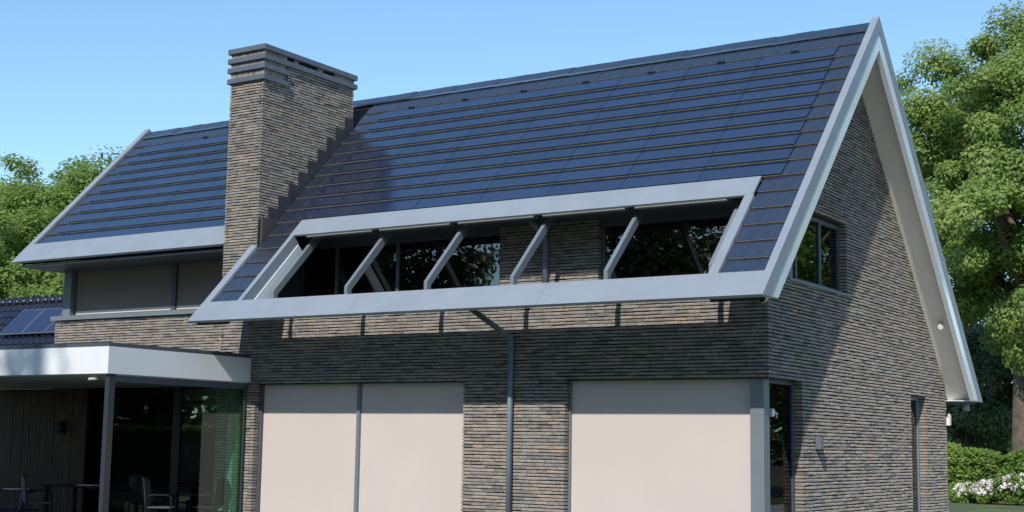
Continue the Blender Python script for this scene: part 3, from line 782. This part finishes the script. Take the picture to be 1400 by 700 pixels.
for i, (x, y, z, sx, sy, sz, lb) in enumerate(((-13.45, .3, 0, .5, .4, .42, 'larger brown cardboard box standing behind the terrace table'), (-13.42, .32, .421, .32, .3, .26, 'small brown cardboard box stacked on the larger box'))):
    t = thing('cardboard_box', lb, 'box', (x, y, z), 'boxes by the timber wall')
    m = MB(); m.box(x-sx/2, x+sx/2, y-sy/2, y+sy/2, z, z+sz-.006); m.build('carton', M['card'], t)
    m = MB(); m.box(x-sx/2-.005, x-.004, y-sy/2, y+sy/2, z+sz-.005, z+sz+.003); m.box(x+.004, x+sx/2+.005, y-sy/2, y+sy/2, z+sz-.005, z+sz+.001); m.build('flap', M['card'], t)
t = thing('serving_trolley', 'low dark trolley with papers at the far left of the terrace', 'trolley', (-15.2, -1.2, 0))
for zz in (.25, .62):
    m = MB(); m.box(-15.6, -14.85, -1.5, -1.05, zz, zz+.025); m.build('shelf', M['chair_dark'], t)
for (x, y) in ((-15.57, -1.47), (-14.88, -1.47), (-15.57, -1.08), (-14.88, -1.08)):
    m = MB(); m.tube([(x, y, 0), (x, y, .66)], .014, 8); m.build('leg', M['metal_dark'], t)
t = tag(MB().build('paper_stack', M['paper']) if False else thing('paper_stack', 'pale papers lying on the low dark trolley', 'papers', (-15.2, -1.3, .645)), None)
m = MB()
for k in range(4): m.box(-15.45+R.uniform(-.02, .02), -15.05, -1.45+R.uniform(-.02, .02), -1.15, .646+k*.006, .651+k*.006)
m.build('sheet', M['paper'], t)

# ------------------------------------------------------------------ ground
m = MB(); m.box(-900, 900, -900, 900, -.5, 0); tag(m.build('lawn', M['grass']), kind='structure')
m = MB(); m.box(.3, 8, 1, 22, -.1, .006); tag(m.build('added_bounce_strip', M['bounce_gravel']), kind='structure')  # unseen pale strip, added to bounce sunlight onto gable wall and soffit
m = MB(); m.box(-20, .296, -4.5, 10.2, -.1, .004); 
tag(m.build('terrace_paving', M['paving']), kind='structure')

# ------------------------------------------------------------------ outbuilding with pantiles and panels
ob_ = thing('outbuilding', 'low outbuilding with glossy blue black pantile roof behind the terrace', 'outbuilding', (-27, 8, 0))
OY, OZ = 9.0, 5.85; oth = math.radians(44); oc, os_ = math.cos(oth), math.sin(oth)
def OP(x, s, h): return (x, OY-s*oc-h*os_, OZ-s*os_+h*oc)
m = MB(); m.box(-36, -19.6, OY-2.9, OY+2.9, 0, 2.95); m.prism([(-36, OY-2.9, 2.95), (-36, OY, OZ-.25), (-36, OY+2.9, 2.95)], [(-19.6, OY-2.9, 2.95), (-19.6, OY, OZ-.25), (-19.6, OY+2.9, 2.95)])
m.build('wall', M['render'], ob_)
m = MB()
for F in (lambda x, s, h: OP(x, s, h), lambda x, s, h: (x, 2*OY-OP(x, s, h)[1], OP(x, s, h)[2])):
    roofbox(m, -36.2, -19.4, .03, 4.5, -.12, -.04, 0, F)
oroof = m.build('roof', M['deck'], ob_)
def pantile_mesh():
    m = MB(); n = 8; W = .3; L = .34
    def zf(u): return .045*math.exp(-((u-.28)/.16)**2)*1.2+.012*math.cos((u-.28)*2*math.pi)
    for i in range(n):
        u0, u1 = i/n, (i+1)/n
        m.poly([(u0*W, -.04, zf(u0)-.02), (u1*W, -.04, zf(u1)-.02), (u1*W, L, zf(u1)+.012), (u0*W, L, zf(u0)+.012)])
        m.poly([(u0*W, L, zf(u0)+.012), (u1*W, L, zf(u1)+.012), (u1*W, L, zf(u1)-.012), (u0*W, L, zf(u0)-.012)])
    o = m.build('pantile', M['glazed'], smooth=False, fix=False); me = o.data; bpy.data.objects.remove(o); return me
pt = pantile_mesh(); rest = MB(); cnt = 0
axm = Matrix(((1, 0, 0), (0, -oc, -os_), (0, -os_, oc))).transposed().to_4x4()
for r in range(13):
    for c in range(56):
        x = -36+c*.297+.0; s = .05+r*.335
        mt = axm.copy(); mt.translation = Vector(OP(x, s, R.uniform(-.003, .003)))
        px, py = project(mt.translation)
        if -15 < px < 95 and 400 < py < 485 and cnt < 300:
            o = bpy.data.objects.new('pantile', pt); COL.objects.link(o); loc, rot, scl = mt.decompose(); o.location = loc; o.rotation_euler = rot.to_euler(); put(o, oroof); cnt += 1
        else:
            b = len(rest.v); rest.v += [tuple(mt @ v.co) for v in pt.vertices]
            for f in pt.polygons: rest.f.append(tuple(b+i for i in f.vertices)); rest.m.append(0)
tag(rest.build('pantile', M['glazed'], oroof, fix=False), kind='stuff')
m = MB()
for k in range(50): 
    x = -36+k*.34; m.tube([(x, OY, OZ-.0), (x+.33, OY, OZ+.012)], [.09, .1], 10)
tag(m.build('ridge_cap', M['glazed'], oroof, smooth=True), kind='stuff')
for i, xx in enumerate((-28.05, -27.02, -25.99)):
    t = thing('solar_panel', ('left blue solar panel on the glossy pantile roof', 'middle blue solar panel on the glossy pantile roof', 'right blue solar panel on the pantile roof, behind the brick wing')[i], 'solar panel', OP(xx+.5, 1.2, .1), 'solar panels on the pantile roof')
    m = MB(); roofbox(m, xx, xx+1.0, .55, 1.73, .08, .115, 0, OP); m.build('panel_frame', M['metal_mid'], t)
    m = MB(); roofbox(m, xx+.02, xx+.98, .57, 1.71, .1155, .119, 0, OP); m.build('cell_glass', M['panel'], t)
    m = MB(); roofbox(m, xx+.05, xx+.95, .8, .85, .02, .079, 0, OP); roofbox(m, xx+.05, xx+.95, 1.4, 1.45, .02, .079, 0, OP); m.build('mounting_rail', M['metal'], t)

# ------------------------------------------------------------------ vegetation
def leaves_object(name, centers, normals, sizes, tones, material, parent=None):
    n = len(centers)
    nr = normals/np.linalg.norm(normals, axis=1)[:, None]
    a = NR.normal(size=(n, 3)); a -= (a*nr).sum(1)[:, None]*nr; a /= np.linalg.norm(a, axis=1)[:, None]
    b = np.cross(nr, a); s = sizes[:, None]
    asp = NR.uniform(.42, .7, (n, 1))
    fold = nr*s*NR.uniform(-.25, .25, (n, 1))
    v = np.empty((n, 4, 3)); v[:, 0] = centers-a*s; v[:, 1] = centers+b*s*asp+fold; v[:, 2] = centers+a*s; v[:, 3] = centers-b*s*asp+fold
    me = bpy.data.meshes.new(name); me.vertices.add(n*4); me.vertices.foreach_set('co', v.reshape(-1))
    me.loops.add(n*4); me.loops.foreach_set('vertex_index', np.arange(n*4, dtype=np.int32))
    me.polygons.add(n); me.polygons.foreach_set('loop_start', np.arange(0, n*4, 4, dtype=np.int32)); me.polygons.foreach_set('loop_total', np.full(n, 4, dtype=np.int32))
    me.materials.append(material); me.update(calc_edges=True)
    at = me.attributes.new('tone', 'FLOAT', 'POINT'); at.data.foreach_set('value', np.repeat(tones, 4).astype(np.float32))
    o = bpy.data.objects.new(name, me); COL.objects.link(o)
    if parent: put(o, parent)
    return o
def crown_points(center, rad, nclump, nleaf, clump_r, size, shell=.55, flat=.75, env=None):
    """leaf clumps spread through an uneven ellipsoidal envelope"""
    C = []; 
    cx, cy, cz = center; rx, ry, rz = rad
    ph = NR.uniform(0, 6.28, 6)
    while len(C) < nclump:
        d = NR.normal(size=3); d /= np.linalg.norm(d)
        az = math.atan2(d[1], d[0]); el = math.asin(d[2])
        lump = 1+.13*math.sin(3*az+ph[0]+2*el)+.1*math.sin(5*az+ph[1])*math.cos(3*el+ph[2])+.09*math.sin(7*el+ph[3]+az)
        if d[2] < -.3: lump *= .85
        r = (shell+(1-shell)*NR.random()**.6)*lump
        C.append((cx+d[0]*rx*r, cy+d[1]*ry*r, cz+d[2]*rz*r))
    C = np.array(C); cr = clump_r*NR.uniform(.55, 1.45, nclump)
    idx = NR.choice(nclump, nleaf, p=(cr**2)/(cr**2).sum())
    d = NR.normal(size=(nleaf, 3)); d /= np.linalg.norm(d, axis=1)[:, None]
    rr = NR.random(nleaf)**.45
    P = C[idx]+d*(cr[idx]*rr)[:, None]*np.array([1, 1, flat])
    out = (P-np.array(center))/np.array(rad)
    N = d*.75+out*.7+np.array([0, 0, .6])+NR.normal(size=(nleaf, 3))*.4
    S = size*NR.uniform(.6, 1.35, nleaf)
    ctone = NR.uniform(-.22, .22, nclump)
    T = np.clip(.5+ctone[idx]+NR.normal(size=nleaf)*.17, 0, 1)
    return P, N, S, T, C
def limb(m, p0, p1, r0, r1, n=9, wob=.12, seg=5):
    p0, p1 = Vector(p0), Vector(p1); L = (p1-p0).length; pts = []; rs = []
    for i in range(seg+1):
        t = i/seg; p = p0.lerp(p1, t)
        if 0 < i < seg: p += Vector((R.gauss(0, wob), R.gauss(0, wob), R.gauss(0, wob*.5)))*L*.15
        p.z += .08*L*math.sin(math.pi*t)
        pts.append(p); rs.append(r0+(r1-r0)*t)
    m.tube(pts, rs, n); return pts
def tree(label, base, height, crown_c, rad, trunk_r, nclump, nleaf, clump_r, size, material, group, limbs=12, shell=.5, name='tree', cat='tree', lean=(0, 0), tilt=None):
    t = thing(name, label, cat, base, group)
    P, N, S, T, C = crown_points(crown_c, rad, nclump, nleaf, clump_r, size, shell)
    m = MB(); bx, by, bz = base; top = Vector((crown_c[0], crown_c[1], crown_c[2]+rad[2]*.35))
    pts = []; rs = []
    for i in range(8):
        u = i/7; p = Vector(base).lerp(top, u)+Vector((math.sin(u*5+bx)*.12, math.cos(u*4+by)*.12, 0))*min(1, u*3)*trunk_r*2
        pts.append(p); rs.append(trunk_r*((1.35 if i == 0 else 1.0)*(1-u)**.8+.08))
    m.tube(pts, rs, 12)
    order = list(range(len(C))); R.shuffle(order)
    zlow = crown_c[2]-rad[2]
    for k in order[:limbs]:
        u = min(.95, max(.22, (C[k][2]-base[2])/(top.z-base[2])*R.uniform(.5, .8)))
        i = min(6, int(u*7)); p0 = pts[i].lerp(pts[i+1], u*7-i); r0 = max(.04, rs[i]*.5)
        q = limb(m, p0, C[k], r0, .02, 7)
        for s_ in range(2):
            kk = R.choice(order); 
            if (Vector(C[kk])-q[3]).length < rad[0]*.7: limb(m, q[3], C[kk], r0*.4, .012, 5, seg=3)
    m.build('trunk', M['bark'], t, smooth=True)
    leaves_object('crown', P, N, S, T, material, t)
    return t
GT = 'trees behind the house'
# the big oak at the right
tree('tall bright green oak rising behind the white flowers, tallest at the right edge', (-3.85, 32, 0), 17, (-3.1, 32.3, 10.7), (4.9, 4.6, 6.7), .46, 230, 260000, .9, .075, M['oak_leaf'], GT, limbs=26, shell=.5)
tree('dark grey green shrubby tree low behind the hedge under the oak', (-7.2, 37, 0), 6, (-7.0, 37, 3.9), (2.6, 2.2, 2.5), .14, 50, 26000, .8, .09, M['grey_leaf'], GT, limbs=10)
tree('slim dark tree behind the hedge at the foot of the oak', (-4.8, 40, 0), 7, (-4.8, 40, 4.3), (2.0, 2.2, 2.9), .16, 40, 20000, .8, .09, M['dark_leaf'], GT, limbs=10)
tree('low bushy tree hidden partly by the rear of the house', (-9.8, 40, 0), 6, (-9.8, 40, 3.6), (2.6, 2.4, 2.7), .16, 40, 16000, .8, .1, M['dark_leaf'], GT, limbs=8)
tree('dark leafy tree in the gap between hedge and oak, further back', (-6.2, 46, 0), 11, (-6.2, 46, 6.2), (3.6, 2.6, 5.2), .2, 70, 30000, .9, .11, M['grey_leaf'], GT, limbs=10)
tree('broad dark tree behind the oak trunk at the right edge', (-1.8, 44, 0), 11, (-1.8, 44, 6.0), (3.6, 2.6, 5.4), .2, 70, 30000, .9, .11, M['dark_leaf'], GT, limbs=10)
# trees at the left
tree('bright green rounded tree left of the roof, nearest the verge', (-38.6, 19, 0), 14, (-38.9, 19, 7.7), (4.9, 3.6, 4.9), .3, 190, 120000, .9, .09, M['bright_leaf'], GT, limbs=12, shell=.62)
tree('dark green tree at the far left edge, tallest behind the pantiles', (-43.0, 19.5, 0), 14, (-43.2, 19.5, 8.2), (3.8, 3.6, 5.3), .35, 150, 90000, .9, .09, M['oak_leaf'], GT, limbs=12, shell=.6)
tree('dense leafy tree just above the pantile ridge beside the left verge', (-31.0, 15, 0), 8, (-31.2, 15, 5.4), (3.8, 3.0, 3.7), .25, 90, 70000, .85, .085, M['oak_leaf'], GT, limbs=10)
tree('leafy green tree low above the pantiles at the left edge', (-36.8, 14.5, 0), 9, (-37.0, 14.5, 5.8), (3.4, 3.0, 4.0), .25, 90, 70000, .85, .09, M['oak_leaf'], GT, limbs=10)
tree('thin sparse tree peeping over the left verge of the roof', (-48.6, 30, 0), 17, (-48.6, 30, 12.6), (3.2, 3.0, 4.3), .22, 50, 2600, .9, .11, M['grey_leaf'], GT, limbs=34, shell=.3)
# trees on the garden side (reflected in the panes, shading the canopy edge)
GG = 'trees on the garden side'
for (x, y, h, rx, ns, nl, lb) in (
        (-62, -30, 19, 7, 90, 9000, 'broad tree furthest left along the garden edge'),
        (-50, -28, 18.5, 6.5, 90, 10000, 'dark broad tree second from the left along the garden edge'),
        (-39, -29, 19.5, 6.5, 100, 30000, 'tall tree along the garden edge behind the play frame'),
        (-31.5, -28.5, 19, 5, 90, 30000, 'broad tree in the garden mirrored in the left loggia panes'),
        (-18.8, -29, 19.5, 5.6, 100, 22000, 'tall dark tree in the garden mirrored in the middle of the loggia'),
        (-8.6, -28, 26.9, 4.2, 110, 10000, 'tallest tree of the garden edge, its top dappling the canopy'),
        (5.5, -29, 19, 5.6, 100, 14000, 'broad tree behind the lawn opposite the corner post'),
        (13.5, -29, 19, 6, 90, 10000, 'dark tree right of the lawn'),
        (25, -28, 18.5, 6.5, 80, 9000, 'broad tree far right along the garden edge')):
    tree(lb, (x, y, 0), h, (x+R.uniform(-.5, .5), y, h*.54), (rx, 4.6, h*.46), .42, ns, nl, 1.4, .36 if nl < 20000 else .17, M['shade_leaf'] if nl < 20000 else M['mirror_leaf'], GG, limbs=14, shell=.35)
tree('sunlit tree beyond the gable side of the house', (11.5, 26, 0), 15, (11.5, 26, 8.3), (6.5, 4.5, 6.8), .4, 130, 70000, 1.1, .13, M['bright_leaf'], GG, limbs=14)

# rough hedge at the right rear, and the trimmed garden hedge
def hedge(label, x0, x1, y0, y1, h, nleaf, size, material, group=None, lumpy=.25):
    t = thing('hedge', label, 'hedge', ((x0+x1)/2, (y0+y1)/2, 0), group)
    m = MB(); m.box(x0+.25, x1-.25, y0+.25, y1-.25, 0, h-.3); m.build('branch_core', M['bark'], t)
    nx = max(2, int((x1-x0)/.9)); pts = []; 
    n = nleaf
    u = NR.random((n, 3)); P = np.empty((n, 3))
    face = NR.choice(4, n, p=[.5, .3, .1, .1])
    P[:, 0] = x0+u[:, 0]*(x1-x0); P[:, 1] = y0+u[:, 1]*(y1-y0); P[:, 2] = u[:, 2]*h
    dp = np.abs(NR.normal(size=n))*.16
    P[face == 0, 1] = y0+dp[face == 0]; P[face == 1, 2] = h-dp[face == 1]; P[face == 2, 0] = x0+dp[face == 2]; P[face == 3, 0] = x1-dp[face == 3]
    lump = np.sin(P[:, 0]*2.1+1)*.5+np.sin(P[:, 0]*4.7+P[:, 2]*3)*.35+np.sin(P[:, 2]*5+P[:, 0])*.3+np.sin(P[:, 0]*9.3)*.2
    P[:, 1] -= np.where(face == 0, lump*lumpy, 0); P[:, 2] += np.where(P[:, 2] > h*.5, lump*lumpy*.8*(P[:, 2]/h), 0)
    N = NR.normal(size=(n, 3))*.6+np.array([0, -.6, .6]); S = size*NR.uniform(.6, 1.4, n); T = np.clip(.5+lump*.15+NR.normal(size=n)*.2, 0, 1)
    leaves_object('foliage', P, N, S, T, material, t); return t
hedge('rough bright green hedge behind the white flowers at the right', -9.5, 5.0, 30.2, 31.4, 1.75, 26000, .085, M['hedge_leaf'])
hedge('trimmed green hedge across the garden opposite the terrace', -36, -15.5, -12.3, -11.2, 2.05, 30000, .08, M['hedge_leaf'], lumpy=.08)
# white hydrangea bushes
def hydrangea(label, x, y, r, h):
    t = thing('flower_bush', label, 'flower bush', (x, y, 0), 'white flowering bushes along the hedge')
    P, N, S, T, C = crown_points((x, y, h*.5), (r, r*.8, h*.5), 30, 3600, .22, .05, .5)
    P[:, 2] = np.abs(P[:, 2]); leaves_object('foliage', P, N, S, T, M['hedge_leaf'], t)
    st = MB()
    for k in range(6): limb(st, (x+R.uniform(-.1, .1), y, 0), (x+R.uniform(-r, r)*.6, y+R.uniform(-r, r)*.5, h*.7), .015, .008, 5, seg=3)
    st.build('stems', M['bark'], t)
    nf = 60; Q = []; NN = []
    for k in range(nf):
        a = R.uniform(0, 6.283); e = R.uniform(.0, 1.0); rr = R.uniform(.8, 1.05)
        c = np.array((x+math.cos(a)*r*rr*math.cos(e*1.3), y+math.sin(a)*r*.8*rr*math.cos(e*1.3)-.03, h*.45+h*.55*math.sin(e*1.4)*rr))
        d = NR.normal(size=(34, 3)); d /= np.linalg.norm(d, axis=1)[:, None]
        Q.append(c+d*R.uniform(.055, .095)); NN.append(d+NR.normal(size=(34, 3))*.3)
    Q = np.vstack(Q); NN = np.vstack(NN)
    o = leaves_object('flower_heads', Q, NN, np.full(len(Q), .038)*NR.uniform(.8, 1.2, len(Q)), NR.random(len(Q)), M['petal'], t); tag(o, kind='stuff')
hydrangea('white flowering bush leftmost by the hedge, close to the house corner', -4.62, 27.7, .42, .62)
hydrangea('white flowering bush second from the house corner, low and round', -3.85, 27.5, .6, .72)
hydrangea('white flowering bush third from the house corner, fullest one', -2.85, 27.2, .7, .98)
hydrangea('white flowering bush at the right edge of the lawn', -1.75, 27.0, .75, 1.05)
# play frame beyond the garden hedge, mirrored in the terrace glass
t = thing('play_frame', 'wooden play frame with a ladder leg standing beyond the trimmed garden hedge', 'play frame', (-26, -15, 0))
m = MB(); m.tube([(-26.0, -15, 0), (-26.0, -15, 3.4)], .09, 8); m.build('leg', M['timber_light'], t)
m = MB(); m.tube([(-27.4, -15, 0), (-26.1, -15, 3.4)], .06, 8); m.build('leg', M['plastic_white'], t)
m = MB(); m.tube([(-26.0, -15, 3.3), (-26.0, -17.5, 3.3)], .08, 8); m.build('top_beam', M['timber_light'], t)
m = MB(); m.tube([(-26.7, -15, 1.9), (-26.0, -15, 1.9)], .06, 8); m.build('cross_bar', M['timber_light'], t)
m = MB(); m.tube([(-26.0, -17.5, 0), (-26.0, -17.5, 3.4)], .09, 8); m.build('leg', M['timber_light'], t)

# far wood round the garden: one mass, leaves on an uneven ring
n = 60000
a = NR.uniform(0, 2*math.pi, n); top = 9+3*np.sin(a*7)+2*np.sin(a*17+1)+1.5*np.sin(a*41)
rr = 120+NR.uniform(-8, 8, n); z = top*NR.random(n)**.8
P = np.stack([np.cos(a)*rr-5, np.sin(a)*rr, z], 1); N = np.stack([-np.cos(a), -np.sin(a), np.full(n, .6)], 1)+NR.normal(size=(n, 3))*.6
tag(leaves_object('distant_wood', P, N, NR.uniform(.5, 1.1, n), NR.random(n)*.6, M['dark_leaf']), 'far dark green wood around the garden behind hedge and trees', 'wood', kind='stuff')
